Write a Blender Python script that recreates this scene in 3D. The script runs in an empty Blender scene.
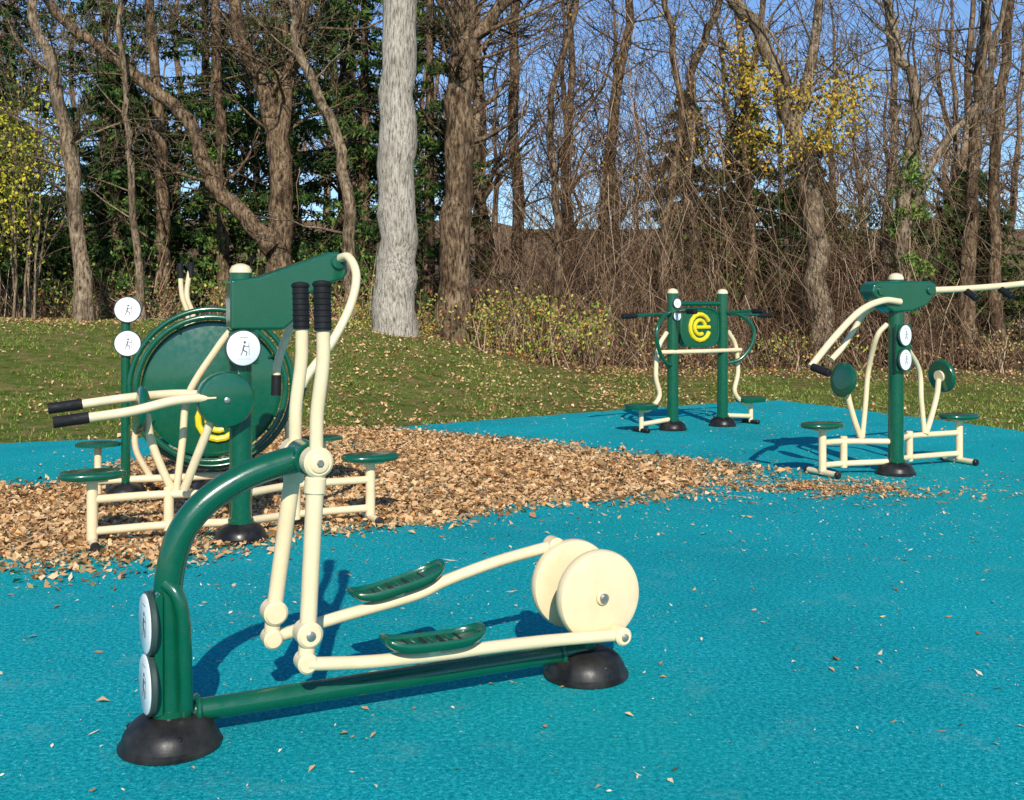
import bpy, math, random
import numpy as np
from mathutils import Vector, Matrix
rng = random.Random(11)
nr = np.random.default_rng(11)
scene = bpy.context.scene
PI = math.pi

# ------------------------------------------------------------------ materials
def new_mat(name):
    m = bpy.data.materials.new(name); m.use_nodes = True
    nt = m.node_tree
    return m, nt, nt.nodes["Principled BSDF"]

def ramp(nt, fac, stops):
    r = nt.nodes.new("ShaderNodeValToRGB")
    e = r.color_ramp.elements
    e[0].position, e[0].color = stops[0][0], (*stops[0][1], 1)
    e[1].position, e[1].color = stops[-1][0], (*stops[-1][1], 1)
    for p, c in stops[1:-1]:
        x = e.new(p); x.color = (*c, 1)
    nt.links.new(fac, r.inputs[0])
    return r.outputs[0]

def noise(nt, scale, detail=4, vec=None, rough=0.55):
    n = nt.nodes.new("ShaderNodeTexNoise")
    n.inputs["Scale"].default_value = scale
    n.inputs["Detail"].default_value = detail
    n.inputs["Roughness"].default_value = rough
    if vec is not None: nt.links.new(vec, n.inputs["Vector"])
    return n.outputs["Fac"]

def mixc(nt, fac, a, b, mode='MIX'):
    m = nt.nodes.new("ShaderNodeMix"); m.data_type = 'RGBA'; m.blend_type = mode
    for s, v in ((m.inputs[0], fac), (m.inputs[6], a), (m.inputs[7], b)):
        if isinstance(v, (int, float)): s.default_value = v
        elif isinstance(v, tuple): s.default_value = (*v, 1)
        else: nt.links.new(v, s)
    return m.outputs[2]

def bump(nt, bs, h, strength, dist=0.01):
    b = nt.nodes.new("ShaderNodeBump")
    b.inputs["Strength"].default_value = strength
    b.inputs["Distance"].default_value = dist
    nt.links.new(h, b.inputs["Height"]); nt.links.new(b.outputs[0], bs.inputs["Normal"])

def position(nt, scale=None):
    g = nt.nodes.new("ShaderNodeNewGeometry")
    if scale is None: return g.outputs["Position"]
    mp = nt.nodes.new("ShaderNodeMapping"); mp.inputs["Scale"].default_value = scale
    nt.links.new(g.outputs["Position"], mp.inputs["Vector"])
    return mp.outputs[0]

def paint(name, c, dirt, rough=0.32, coat=0.35, dirtamt=0.35, spec=.5):
    m, nt, bs = new_mat(name)
    v = position(nt)
    f = ramp(nt, noise(nt, 7, 5, v, .65), [(0.42, (0, 0, 0)), (0.75, (dirtamt,)*3)])
    col = mixc(nt, f, c, dirt)
    nt.links.new(col, bs.inputs["Base Color"])
    rr = ramp(nt, noise(nt, 22, 2, v), [(0.3, (rough*.8,)*3), (0.7, (rough*1.4,)*3)])
    nt.links.new(rr, bs.inputs["Roughness"])
    bs.inputs["Specular IOR Level"].default_value = spec
    bs.inputs["Coat Weight"].default_value = coat
    bs.inputs["Coat Roughness"].default_value = 0.12
    bump(nt, bs, noise(nt, 160, 1, v), 0.12, 0.002)
    return m

def island(name, stops, rough=0.7):
    m, nt, bs = new_mat(name)
    g = nt.nodes.new("ShaderNodeNewGeometry")
    nt.links.new(ramp(nt, g.outputs["Random Per Island"], stops), bs.inputs["Base Color"])
    bs.inputs["Roughness"].default_value = rough
    bs.inputs["Specular IOR Level"].default_value = 0.2
    return m

def bark(name, c1, c2, c3, sc=5, bstr=0.8, shadow_blotch=.6, zs=.16):
    m, nt, bs = new_mat(name)
    v = position(nt, (1, 1, zs))
    a = noise(nt, sc, 4, v, .7)
    big = noise(nt, 1.6, 3, position(nt), .7)
    col = ramp(nt, a, [(0.36, c1), (0.48, c2), (0.62, c3)])
    col = mixc(nt, ramp(nt, big, [(.46, (0,)*3), (.62, (shadow_blotch,)*3)]), col, c1)  # dark shadow shapes on trunks, mixed into the bark colour by noise
    nt.links.new(col, bs.inputs["Base Color"])
    bs.inputs["Roughness"].default_value = 0.9
    bs.inputs["Specular IOR Level"].default_value = 0.1
    bump(nt, bs, a, bstr, 0.08)
    return m

GREEN = paint("green_paint", (.001, .084, .040), (.012, .11, .06), .25, .6)
CREAM = paint("cream_paint", (.82, .655, .40), (.58, .42, .22), .4, .25, .35)
BLACKP = paint("black_plastic", (.008, .008, .008), (.05, .046, .04), .36, .0, .7, .35)
GRIP = paint("black_rubber_grip", (.008, .008, .009), (.03, .03, .03), .6, 0, .35, .3)
STEEL = paint("bolt_steel", (.45, .42, .36), (.2, .18, .14), .35, 0); STEEL.node_tree.nodes["Principled BSDF"].inputs["Metallic"].default_value = .8
WHITE = paint("sign_white", (.84, .84, .84), (.7, .7, .7), .3, .2, .3)
GREY = paint("sign_rim", (.03, .06, .05), (.1, .1, .1), .4, 0)
INK = paint("sign_ink", (.08, .10, .10), (.2, .2, .2), .5, 0)
YELLOW = paint("emblem_yellow", (.80, .62, .01), (.5, .4, .05), .4, .1)

# rubber pad
RUB, nt, bs = new_mat("teal_rubber_surface")
v = position(nt)
g1 = noise(nt, 48, 3, v, 1.0)
base = ramp(nt, g1, [(.30, (.000, .10, .125)), (.42, (.000, .27, .32)), (.53, (.003, .40, .45)), (.63, (.05, .55, .58)), (.72, (.30, .78, .76))])
big = ramp(nt, noise(nt, .55, 4, v, .62), [(.33, (.88,)*3), (.66, (1.10,)*3)])
col = mixc(nt, 1.0, base, big, 'MULTIPLY')
dust = ramp(nt, noise(nt, 3.1, 7, v, .8), [(.54, (0,)*3), (.76, (.34,)*3)])
col = mixc(nt, dust, col, (.25, .46, .42))
green = ramp(nt, noise(nt, .35, 2, v), [(.48, (0,)*3), (.7, (.4,)*3)])
col = mixc(nt, green, col, (.005, .40, .36))
nt.links.new(col, bs.inputs["Base Color"])
bs.inputs["Roughness"].default_value = .9
bs.inputs["Specular IOR Level"].default_value = .08
bump(nt, bs, noise(nt, 80, 3, v, .95), 1.0, .012)

# terrain
TER, nt, bs = new_mat("lawn_and_woodland_floor")
v = position(nt)
gr = ramp(nt, noise(nt, 3.2, 7, v, .8), [(.3, (.05, .095, .012)), (.45, (.11, .16, .026)), (.54, (.20, .19, .06)), (.64, (.34, .22, .10))])
li = ramp(nt, noise(nt, 7, 6, v, .8), [(.3, (.05, .032, .018)), (.5, (.19, .12, .065)), (.7, (.36, .25, .14))])
sx = nt.nodes.new("ShaderNodeSeparateXYZ"); nt.links.new(v, sx.inputs[0])
m1 = nt.nodes.new("ShaderNodeMath"); m1.operation = 'MULTIPLY_ADD'; m1.inputs[1].default_value = .12
nt.links.new(sx.outputs[0], m1.inputs[0]); nt.links.new(sx.outputs[1], m1.inputs[2])
m2 = nt.nodes.new("ShaderNodeMath"); m2.operation = 'MULTIPLY_ADD'; m2.inputs[1].default_value = 5
nt.links.new(noise(nt, .7, 5, v, .7), m2.inputs[0]); nt.links.new(m1.outputs[0], m2.inputs[2])
mr = nt.nodes.new("ShaderNodeMapRange"); mr.inputs[1].default_value = 24.6; mr.inputs[2].default_value = 26.4
nt.links.new(m2.outputs[0], mr.inputs[0])
nt.links.new(mixc(nt, mr.outputs[0], gr, li), bs.inputs["Base Color"])
bs.inputs["Roughness"].default_value = 1; bs.inputs["Specular IOR Level"].default_value = .05
bump(nt, bs, noise(nt, 14, 5, v, .8), .9, .08)

BARK_L = bark("pale_bark", (.16, .13, .095), (.46, .41, .33), (.66, .60, .51), 30, .9, .25, .14)
BARK_B = bark("brown_bark", (.028, .017, .010), (.16, .105, .062), (.34, .24, .15), 17, 1, .6, .26)
BARK_G = bark("grey_bark", (.05, .034, .02), (.25, .18, .115), (.44, .34, .23), 19, 1, .6, .28)
BARK_D = bark("distant_bark", (.045, .028, .016), (.18, .12, .072), (.34, .245, .16), 4, .4)
LEAF = island("dry_leaves", [(0, (.16, .065, .02)), (.2, (.38, .20, .08)), (.5, (.58, .36, .17)), (.8, (.74, .52, .29)), (1, (.52, .25, .07))], .7)
DEBRIS = island("pale_debris", [(0, (.60, .50, .30)), (.5, (.85, .78, .58)), (.8, (.45, .27, .11)), (1, (.30, .66, .64))], .8)
BLADE = island("grass_blades", [(0, (.045, .095, .01)), (.4, (.12, .20, .024)), (.75, (.23, .29, .045)), (1, (.40, .34, .13))], .6)
TWIG = island("brush_twigs", [(0, (.04, .022, .013)), (.3, (.14, .078, .044)), (.65, (.29, .18, .105)), (.9, (.48, .33, .21)), (1, (.62, .49, .34))], .9)
NEEDLE = island("conifer_needles", [(0, (.006, .022, .005)), (.45, (.022, .060, .011)), (.8, (.06, .12, .02)), (1, (.15, .21, .04))], .6)
SHRUBL = island("shrub_leaves", [(0, (.10, .15, .025)), (.4, (.26, .32, .05)), (.7, (.50, .46, .09)), (.9, (.50, .28, .08)), (1, (.42, .05, .02))], .6)
WEEDL = island("dry_weed_leaves", [(0, (.10, .06, .03)), (.4, (.30, .19, .09)), (.75, (.50, .36, .18)), (.9, (.26, .28, .06)), (1, (.36, .07, .03))], .7)
YLEAF = island("yellow_green_leaves", [(0, (.17, .20, .02)), (.5, (.42, .40, .03)), (1, (.62, .50, .05))], .6)
OLEAF = island("amber_leaves", [(0, (.24, .18, .02)), (.4, (.50, .36, .04)), (.75, (.56, .30, .04)), (1, (.20, .24, .03))], .6)
GLEAF = island("green_vine_leaves", [(0, (.035, .09, .012)), (.5, (.09, .18, .03)), (1, (.24, .30, .05))], .6)

# ------------------------------------------------------------------ mesh helpers
def fast_mesh(name, V, F, mat, smooth=False):
    V = np.asarray(V, dtype=np.float32); F = np.asarray(F, dtype=np.int32)
    me = bpy.data.meshes.new(name)
    me.vertices.add(len(V)); me.vertices.foreach_set("co", V.ravel())
    k = F.shape[1]; n = len(F)
    me.loops.add(n*k); me.loops.foreach_set("vertex_index", F.ravel())
    me.polygons.add(n)
    me.polygons.foreach_set("loop_start", np.arange(0, n*k, k, dtype=np.int32))
    me.polygons.foreach_set("loop_total", np.full(n, k, dtype=np.int32))
    if smooth: me.polygons.foreach_set("use_smooth", np.ones(n, dtype=bool))
    me.update(calc_edges=True)
    me.materials.append(mat)
    return me

def obj(name, me, parent=None):
    o = bpy.data.objects.new(name, me); scene.collection.objects.link(o)
    if parent: o.parent = parent
    return o

def empty(name, x, y, ang_deg, z=0):
    e = bpy.data.objects.new(name, None); scene.collection.objects.link(e)
    e.location = (x, y, z); e.rotation_euler = (0, 0, math.radians(ang_deg)); e.empty_display_size = .2
    return e

def part(parent, name, V, F, mat, bevel=0, ang=35):
    me = bpy.data.meshes.new(name); me.from_pydata([tuple(v) for v in V], [], F); me.materials.append(mat)
    me.polygons.foreach_set("use_smooth", [True]*len(me.polygons))
    me.update()
    me.set_sharp_from_angle(angle=math.radians(ang))
    o = obj(name, me, parent)
    if bevel:
        b = o.modifiers.new("bevel", 'BEVEL'); b.width = bevel; b.segments = 3; b.limit_method = 'ANGLE'
        b.harden_normals = True
    return o

def catmull(P, per=7):
    P = [Vector(p) for p in P]
    if len(P) < 3: return P
    out = []
    Q = [P[0]*2-P[1]] + P + [P[-1]*2-P[-2]]
    for i in range(1, len(Q)-2):
        a, b, c, d = Q[i-1:i+3]
        for k in range(per):
            t = k/per
            out.append(.5*((2*b)+(c-a)*t+(2*a-5*b+4*c-d)*t*t+(3*b-a-3*c+d)*t**3))
    out.append(P[-1]); return out

def tube(parent, name, P, r, mat, n=16, per=7, r2=None, closed=False):
    pts = catmull(P, per) if not closed else [Vector(p) for p in P]
    N = len(pts); V = []; F = []
    def tan(i):
        if closed: return (pts[(i+1) % N]-pts[i-1]).normalized()
        return (pts[min(i+1, N-1)]-pts[max(i-1, 0)]).normalized()
    t0 = tan(0)
    up = Vector((0, 0, 1)) if abs(t0.z) < .9 else Vector((0, 1, 0))
    a = t0.cross(up).normalized()
    for i in range(N):
        t = tan(i); a = (a - t*a.dot(t)).normalized(); b = t.cross(a)
        rr = r if r2 is None else r+(r2-r)*i/(N-1)
        for j in range(n):
            th = 2*PI*j/n
            V.append(pts[i]+(a*math.cos(th)+b*math.sin(th))*rr)
    for i in range(N if closed else N-1):
        for j in range(n):
            i2 = (i+1) % N
            F.append((i*n+j, i*n+(j+1) % n, i2*n+(j+1) % n, i2*n+j))
    if not closed:
        F.append(tuple(range(n-1, -1, -1))); F.append(tuple((N-1)*n+j for j in range(n)))
    return part(parent, name, V, F, mat)

def basis(ax):
    ax = Vector(ax).normalized()
    up = Vector((0, 0, 1)) if abs(ax.z) < .9 else Vector((1, 0, 0))
    a = up.cross(ax).normalized(); b = ax.cross(a)
    return a, b, ax

def lathe(parent, name, prof, org, axis, mat, n=36, ang=35):
    a, b, c = basis(axis); org = Vector(org); V = []; F = []
    for r, h in prof:
        for j in range(n):
            th = 2*PI*j/n; V.append(org+c*h+(a*math.cos(th)+b*math.sin(th))*max(r, .0004))
    for i in range(len(prof)-1):
        for j in range(n):
            F.append((i*n+j, i*n+(j+1) % n, (i+1)*n+(j+1) % n, (i+1)*n+j))
    F.append(tuple(range(n-1, -1, -1))); F.append(tuple((len(prof)-1)*n+j for j in range(n)))
    return part(parent, name, V, F, mat, ang=ang)

def rod(parent, name, p0, p1, r, mat, n=24, ch=.006):
    p0 = Vector(p0); L = (Vector(p1)-p0).length
    ch = min(ch, r*.4)
    return lathe(parent, name, [(r-ch, 0), (r, ch), (r, L-ch), (r-ch, L)], p0, Vector(p1)-p0, mat, n, 30)

def plate(parent, name, outline, w0, w1, mat, bevel=.012):
    n = len(outline)
    V = [(s, w0, z) for s, z in outline]+[(s, w1, z) for s, z in outline]
    F = [tuple(range(n)), tuple(range(2*n-1, n-1, -1))]
    for i in range(n):
        j = (i+1) % n; F.append((i, i+n, j+n, j))
    return part(parent, name, V, F, mat, bevel)

def rings(parent, name, c, a, b, prof, mat, n=40, ex=2.6, rise=0, pitch=0, yaw=0):
    V = []; F = []
    R = Matrix.Rotation(yaw, 3, 'Z') @ Matrix.Rotation(-pitch, 3, 'Y')
    for s, z in prof:
        for j in range(n):
            th = 2*PI*j/n
            x = a*s*math.copysign(abs(math.cos(th))**(2/ex), math.cos(th))
            y = b*s*math.copysign(abs(math.sin(th))**(2/ex), math.sin(th))
            zz = z + rise*(abs(x)/a)**4
            V.append(Vector(c)+R @ Vector((x, y, zz)))
    for i in range(len(prof)-1):
        for j in range(n):
            F.append((i*n+j, i*n+(j+1) % n, (i+1)*n+(j+1) % n, (i+1)*n+j))
    F.append(tuple(range(n-1, -1, -1))); F.append(tuple((len(prof)-1)*n+j for j in range(n)))
    return part(parent, name, V, F, mat, ang=50)

def dome(parent, name, x, y):
    lathe(parent, name, [(.176, 0), (.183, .006), (.183, .018), (.172, .028), (.165, .055), (.148, .083), (.120, .105), (.088, .118), (.07, .122)], (x, y, 0), (0, 0, 1), BLACKP, 48, 25)
    for k in range(3):
        th = k*2.09+.6
        lathe(parent, name+"_screw_%d" % k, [(.009, 0), (.009, .005), (.005, .008)], (x+.150*math.cos(th), y+.150*math.sin(th), .074), (math.cos(th)*.6, math.sin(th)*.6, .7), BLACKP, 12)

def sign(parent, name, c, nrm, r):
    c = Vector(c); a, b, n = basis(nrm)
    lathe(parent, name+"_rim", [(r*1.0, -.020), (r*1.06, -.014), (r*1.06, .000), (r*1.0, .006), (r*.97, .004)], c, n, GREY, 40)
    lathe(parent, name+"_face", [(r*.98, .000), (r*.98, .008), (r*.94, .011)], c, n, WHITE, 40)
    f = .0130
    lathe(parent, name+"_icon_head", [(r*.075, .009), (r*.075, f)], c+b*r*.34+a*r*.05, n, INK, 14)
    def bar(k, x0, y0, x1, y1, w):
        tube(parent, name+"_icon_%d" % k, [c+a*x0*r+b*y0*r+n*.0095, c+a*x1*r+b*y1*r+n*.0095], w*r*.75, INK, 8)
    bar(0, .02, .20, -.05, -.10, .07); bar(1, -.05, -.10, .18, -.22, .05); bar(2, .18, -.22, .15, -.42, .045)
    bar(3, .0, .13, .28, .10, .04); bar(4, .30, .32, .32, -.38, .03); bar(5, -.05, -.12, -.17, -.4, .045)
    bar(7, -.25, .62, .25, .62, .03); bar(8, -.4, -.62, .4, -.62, .02)

def pedal(parent, name, c, pitch):
    rings(parent, name, c, .212, .074, [(.5, -.018), (.9, -.016), (.98, -.006), (1.0, .004), (.99, .016), (.95, .021), (.90, .017), (.88, .004), (.4, .002)], GREEN, 56, 3.6, .034, pitch)
    for k in range(-4, 5):
        u = k*.036
        x = c[0]+u*math.cos(pitch); z = c[2]+u*math.sin(pitch)+.005
        tube(parent, name+"_tread_%d" % (k+4), [(x, c[1]-.052, z), (x, c[1]+.052, z)], .006, BLACKP if k % 2 else GREEN, 8)
    rod(parent, name+"_mount", (c[0], c[1], c[2]-.045), (c[0], c[1], c[2]-.01), .03, CREAM)

# ------------------------------------------------------------------ elliptical trainer
E = empty("elliptical_trainer", -1.24, 3.99, 26)
dome(E, "front_foot", 0, 0); dome(E, "rear_foot", 1.735, 0)
tube(E, "frame_arch", [(0.0, 0, .09), (0, 0, .25), (-.005, 0, .45), (-.005, 0, .60), (.035, 0, .76), (.12, 0, .87), (.25, 0, .95), (.38, 0, .995), (.50, 0, 1.02)], .052, GREEN, 24, 9)
lathe(E, "arch_collar", [(.062, 0), (.07, .006), (.07, .03), (.056, .04)], (0, 0, .10), (0, 0, 1), GREEN)
tube(E, "base_beam", [(.03, 0, .115), (1.735, 0, .115)], .041, GREEN, 24)
rod(E, "beam_flange", (.085, 0, .115), (.105, 0, .115), .060, GREEN)
rod(E, "beam_flange_rear", (1.60, 0, .115), (1.62, 0, .115), .056, GREEN)
tube(E, "sign_bracket", [(-.02, -.03, .60), (.015, -.062, .56), (.035, -.07, .46), (.04, -.07, .30), (.045, -.06, .16), (.04, -.03, .10)], .026, GREEN, 14)
plate(E, "sign_plate", [(-.062, .13), (-.062, .56), (-.045, .58), (-.03, .56), (-.03, .13)], -.06, .06, GREEN, .008)
sign(E, "sign_upper", (-.080, 0, .455), (-1, -.05, 0), .108)
sign(E, "sign_lower", (-.080, 0, .237), (-1, -.05, 0), .108)
tube(E, "rear_post", [(1.735, 0, .10), (1.735, 0, .37)], .042, GREEN, 20)
rod(E, "flywheel_axle", (1.735, -.165, .37), (1.735, .165, .37), .02, STEEL)
rod(E, "flywheel_bearing", (1.735, -.07, .37), (1.735, .07, .37), .055, GREEN)
for sg, nm in ((-1, "near"), (1, "far")):
    lathe(E, "flywheel_"+nm, [(.05, 0), (.175, .0), (.190, .006), (.194, .018), (.194, .040), (.188, .052), (.17, .058), (.06, .060), (.05, .060)], (1.735, sg*(.075 if sg < 0 else .10), .37), (0, sg, 0), CREAM, 64, 30)
    lathe(E, "flywheel_hub_"+nm, [(.030, 0), (.030, .014), (.024, .018)], (1.735, sg*.133, .37), (0, sg, 0), CREAM, 24)
    lathe(E, "flywheel_bolt_"+nm, [(.015, 0), (.015, .010), (.010, .014)], (1.735, sg*.148, .37), (0, sg, 0), STEEL, 6)
rod(E, "pivot_axle", (.50, -.12, 1.02), (.50, .12, 1.02), .038, GREEN)
rod(E, "pivot_housing", (.50, -.075, 1.02), (.50, .075, 1.02), .062, GREEN)
for sg, nm, sb in ((-1, "near", .462), (1, "far", .42)):
    w = sg*.15
    tube(E, "arm_upper_"+nm, [(.50, w, 1.06), (.503, w, 1.2), (.523, w*1.0, 1.36), (.527, w, 1.46), (.522, w, 1.66)], .0255, CREAM, 18)
    tube(E, "hand_grip_"+nm, [(.525, w, 1.505), (.521, w, 1.675)], .032, GRIP, 18)
    for q in range(7):
        rod(E, "grip_ring_%s_%d" % (nm, q), (.5245-.0004*q, w, 1.512+q*.022), (.5243-.0004*q, w, 1.521+q*.022), .0350, GRIP, 18, .004)
    lathe(E, "grip_end_"+nm, [(.035, 0), (.037, .008), (.03, .018), (.01, .022)], (.521, w, 1.67), (0, 0, 1), GRIP, 18)
    rod(E, "pivot_boss_"+nm, (.50, w-.042, 1.02), (.50, w+.042, 1.02), .056, CREAM, 28, .01)
    lathe(E, "pivot_cap_"+nm, [(.036, 0), (.036, .006), (.028, .010)], (.50, w+sg*.042, 1.02), (0, sg, 0), CREAM, 24)
    lathe(E, "pivot_bolt_"+nm, [(.014, 0), (.014, .008), (.01, .011)], (.50, w+sg*.050, 1.02), (0, sg, 0), STEEL, 6)
    tube(E, "arm_lower_"+nm, [(.50, w, 1.0), ((.5+sb)/2, w*1.05, .7), (sb, w*1.12, .39), (sb-.008, w*1.15, .30)], .033, CREAM, 18, r2=.030)
    rod(E, "arm_sleeve_"+nm, (.498, w, .965), (.493, w, .90), .040, CREAM)
    rod(E, "knee_boss_"+nm, (sb, sg*.168-.045, .395), (sb, sg*.168+.045, .395), .048, CREAM, 28, .01)
    lathe(E, "knee_bolt_"+nm, [(.018, 0), (.018, .006), (.012, .009)], (sb, sg*.213, .395), (0, sg, 0), STEEL, 10)
    rod(E, "ankle_boss_"+nm, (sb-.008, sg*.172-.04, .292), (sb-.008, sg*.172+.04, .292), .038, CREAM, 28, .008)
tube(E, "foot_link_near", [(.455, -.19, .288), (.70, -.19, .262), (1.0, -.19, .250), (1.18, -.188, .248), (1.45, -.178, .236), (1.80, -.172, .213)], .025, CREAM, 14)
tube(E, "foot_link_far", [(.415, .19, .285), (.70, .19, .335), (1.02, .19, .385), (1.16, .19, .43), (1.40, .18, .49), (1.67, .172, .535)], .025, CREAM, 14)
for sg, nm, cs, cz in ((-1, "near", 1.80, .213), (1, "far", 1.67, .535)):
    rod(E, "crank_boss_"+nm, (cs, sg*.135, cz), (cs, sg*.212, cz), .038, CREAM, 28, .008)
    lathe(E, "crank_bolt_"+nm, [(.016, 0), (.016, .007), (.01, .010)], (cs, sg*.212, cz), (0, sg, 0), STEEL, 10)
pedal(E, "foot_pedal_near", (.945, -.20, .305), -.02)
pedal(E, "foot_pedal_far", (.95, .20, .430), .20)

# ------------------------------------------------------------------ seated two-sided stations
def post(parent, name, x, y, h, r=.075):
    dome(parent, name+"_foot", x, y)
    lathe(parent, name, [(r+.012, .10), (r+.012, .14), (r, .15), (r, h)], (x, y, 0), (0, 0, 1), GREEN, 32)
    lathe(parent, name+"_cap", [(r, h), (r*.98, h+.02), (r*.8, h+.045), (r*.4, h+.06), (.002, h+.064)], (x, y, 0), (0, 0, 1), CREAM, 28)

def seat_frame(parent, sg, s_seat, w=.22):
    nm = "left" if sg < 0 else "right"; S = sg*s_seat
    rings(parent, "seat_"+nm, (S, w, .48), .215, .15, [(.6, -.03), (.92, -.028), (1.0, -.012), (1.0, .006), (.94, .018), (.6, .022)], GREEN, 40, 2.4)
    rings(parent, "seat_base_"+nm, (S, w, .44), .10, .07, [(1, -.01), (1, .012)], CREAM, 24, 4)
    tube(parent, "seat_post_"+nm, [(S, w, .045), (S, w, .45)], .036, CREAM)
    tube(parent, "upper_rail_"+nm, [(S, w, .31), (sg*.45, w, .31), (sg*.05, .02, .31)], .028, CREAM, per=4)
    tube(parent, "lower_rail_"+nm, [(S, w, .10), (sg*.45, w, .10), (sg*.05, .02, .12)], .028, CREAM, per=4)
    rod(parent, "rail_joint_"+nm, (sg*.44, w, .06), (sg*.44, w, .36), .034, CREAM)
    tube(parent, "foot_bar_"+nm, [(S, w-.19, .035), (S, w+.19, .035)], .028, CREAM)
    rod(parent, "foot_cap_a_"+nm, (S, w-.225, .035), (S, w-.185, .035), .031, BLACKP)
    rod(parent, "foot_cap_b_"+nm, (S, w+.185, .035), (S, w+.225, .035), .031, BLACKP)

def backrest(parent, sg, s_seat, w=.22):
    nm = "left" if sg < 0 else "right"
    c = sg*(s_seat-.30)
    tube(parent, "back_support_"+nm, [(sg*(s_seat-.52), w, .32), (sg*(s_seat-.44), w, .50), (sg*(s_seat-.37), w, .70), (sg*(s_seat-.345), w, .86)], .028, CREAM)
    lathe(parent, "back_pad_"+nm, [(.12, -.03), (.155, -.025), (.165, -.008), (.165, .010), (.15, .022), (.09, .026)], (c, w, .89), (sg, 0, .12), GREEN, 40)
    lathe(parent, "back_pad_mount_"+nm, [(.06, -.05), (.06, -.026)], (c, w, .89), (sg, 0, .12), CREAM, 24)
    tube(parent, "brace_"+nm, [(sg*.06, .05, 1.42), (sg*.14, .10, 1.30), (sg*(s_seat-.62), w, .98), (sg*(s_seat-.58), w, .65), (sg*(s_seat-.54), w, .33)], .025, CREAM)

A = empty("chest_press_and_lat_pulldown_station", -1.85, 7.5, 26)
post(A, "post", 0, 0, 1.82)
seat_frame(A, -1, .93); seat_frame(A, 1, 1.0)
backrest(A, -1, .93)
plate(A, "pulldown_housing", [(-.085, 1.43), (.28, 1.43), (.36, 1.50), (.43, 1.66), (.60, 1.75), (.70, 1.78), (.735, 1.83), (.725, 1.93), (.67, 1.975), (.60, 1.97), (.1, 1.79), (-.085, 1.77)], -.085, .085, GREEN, .02)
tube(A, "pulldown_arm_near", [(.66, -.06, 1.92), (.70, -.20, 1.93), (.72, -.31, 1.80), (.66, -.37, 1.60), (.52, -.42, 1.36), (.36, -.42, 1.15), (.30, -.42, 1.05)], .030, CREAM)
tube(A, "pulldown_arm_far", [(.66, .06, 1.92), (.64, .22, 1.90), (.60, .34, 1.78), (.52, .39, 1.60), (.42, .42, 1.36), (.36, .42, 1.18), (.35, .42, 1.08)], .030, CREAM)
tube(A, "pulldown_grip_near", [(.305, -.42, 1.06), (.27, -.42, .92)], .036, GRIP)
tube(A, "pulldown_grip_far", [(.35, .42, 1.09), (.345, .42, .94)], .036, GRIP)
rod(A, "housing_pivot", (.66, -.11, 1.90), (.66, .11, 1.90), .05, GREEN)
lathe(A, "press_hub", [(.13, -.07), (.175, -.06), (.185, -.045), (.185, .045), (.175, .06), (.13, .07)], (-.13, -.12, .97), (0, 1, 0), GREEN, 48)
lathe(A, "press_hub_bolt", [(.02, 0), (.02, .010), (.012, .014)], (-.13, -.19, .97), (0, -1, 0), STEEL, 16)
tube(A, "press_arm_near", [(-.20, -.16, .99), (-.45, -.16, .98), (-.72, -.14, .92), (-1.0, -.12, .885)], .031, CREAM)
tube(A, "press_arm_far", [(-.20, -.03, .99), (-.40, .10, 1.0), (-.66, .33, .97), (-1.0, .38, .93)], .031, CREAM)
tube(A, "press_grip_near", [(-.98, -.12, .888), (-1.19, -.11, .865)], .037, GRIP)
tube(A, "press_grip_far", [(-.98, .38, .933), (-1.19, .38, .91)], .037, GRIP)
tube(A, "press_link", [(-.20, -.12, .88), (-.28, -.02, .62), (-.36, .08, .36)], .030, CREAM)
plate(A, "sign_plate", [(-.10, 1.2), (-.10, 1.42), (.10, 1.42), (.10, 1.2)], -.105, -.078, GREEN, .008)
sign(A, "sign", (-.01, -.125, 1.31), (.12, -1, 0), .118)

B = empty("chest_press_and_lat_pulldown_station", 3.63, 10.4, 26)
post(B, "post", 0, 0, 1.84, .072)
seat_frame(B, -1, .70, .22); seat_frame(B, 1, 1.12, .26)
backrest(B, -1, .72, .25); backrest(B, 1, 1.18, .26)
plate(B, "pulldown_housing", [(-.38, 1.72), (-.36, 1.79), (-.3, 1.82), (.36, 1.83), (.43, 1.80), (.44, 1.72), (.32, 1.60), (.12, 1.54), (-.1, 1.53), (-.26, 1.60)], -.09, .09, GREEN, .02)
tube(B, "pulldown_arm_left", [(-.05, -.10, 1.63), (-.28, -.12, 1.64), (-.55, -.12, 1.55), (-.84, -.12, 1.33), (-1.14, -.12, 1.05)], .031, CREAM)
rod(B, "pulldown_grip_left", (-1.13, -.13, 1.05), (-1.09, -.31, 1.00), .036, GRIP)
tube(B, "pulldown_arm_left_far", [(-.05, .12, 1.63), (-.16, .24, 1.52), (-.24, .30, 1.36), (-.36, .32, 1.2), (-.5, .32, 1.08)], .028, CREAM)
tube(B, "pulldown_arm_right", [(.38, 0, 1.74), (.9, 0, 1.76), (1.4, .0, 1.79), (1.9, 0, 1.82), (2.02, 0, 1.74)], .031, CREAM)
rod(B, "pulldown_grip_a", (.92, .0, 1.74), (.90, -.15, 1.66), .034, GRIP)
rod(B, "pulldown_grip_b", (1.40, .0, 1.76), (1.38, -.16, 1.68), .034, GRIP)
rod(B, "pulldown_grip_right", (2.02, 0, 1.745), (2.04, -.12, 1.62), .034, GRIP)
rod(B, "housing_pivot_a", (-.28, -.11, 1.73), (-.28, .11, 1.73), .04, GREEN)
rod(B, "housing_pivot_b", (.34, -.11, 1.74), (.34, .11, 1.74), .04, GREEN)
plate(B, "sign_plate", [(-.09, .98), (-.09, 1.42), (.09, 1.42), (.09, .98)], -.10, -.07, GREEN, .008)
sign(B, "sign_upper", (0, -.115, 1.315), (.25, -1, 0), .098)
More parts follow.
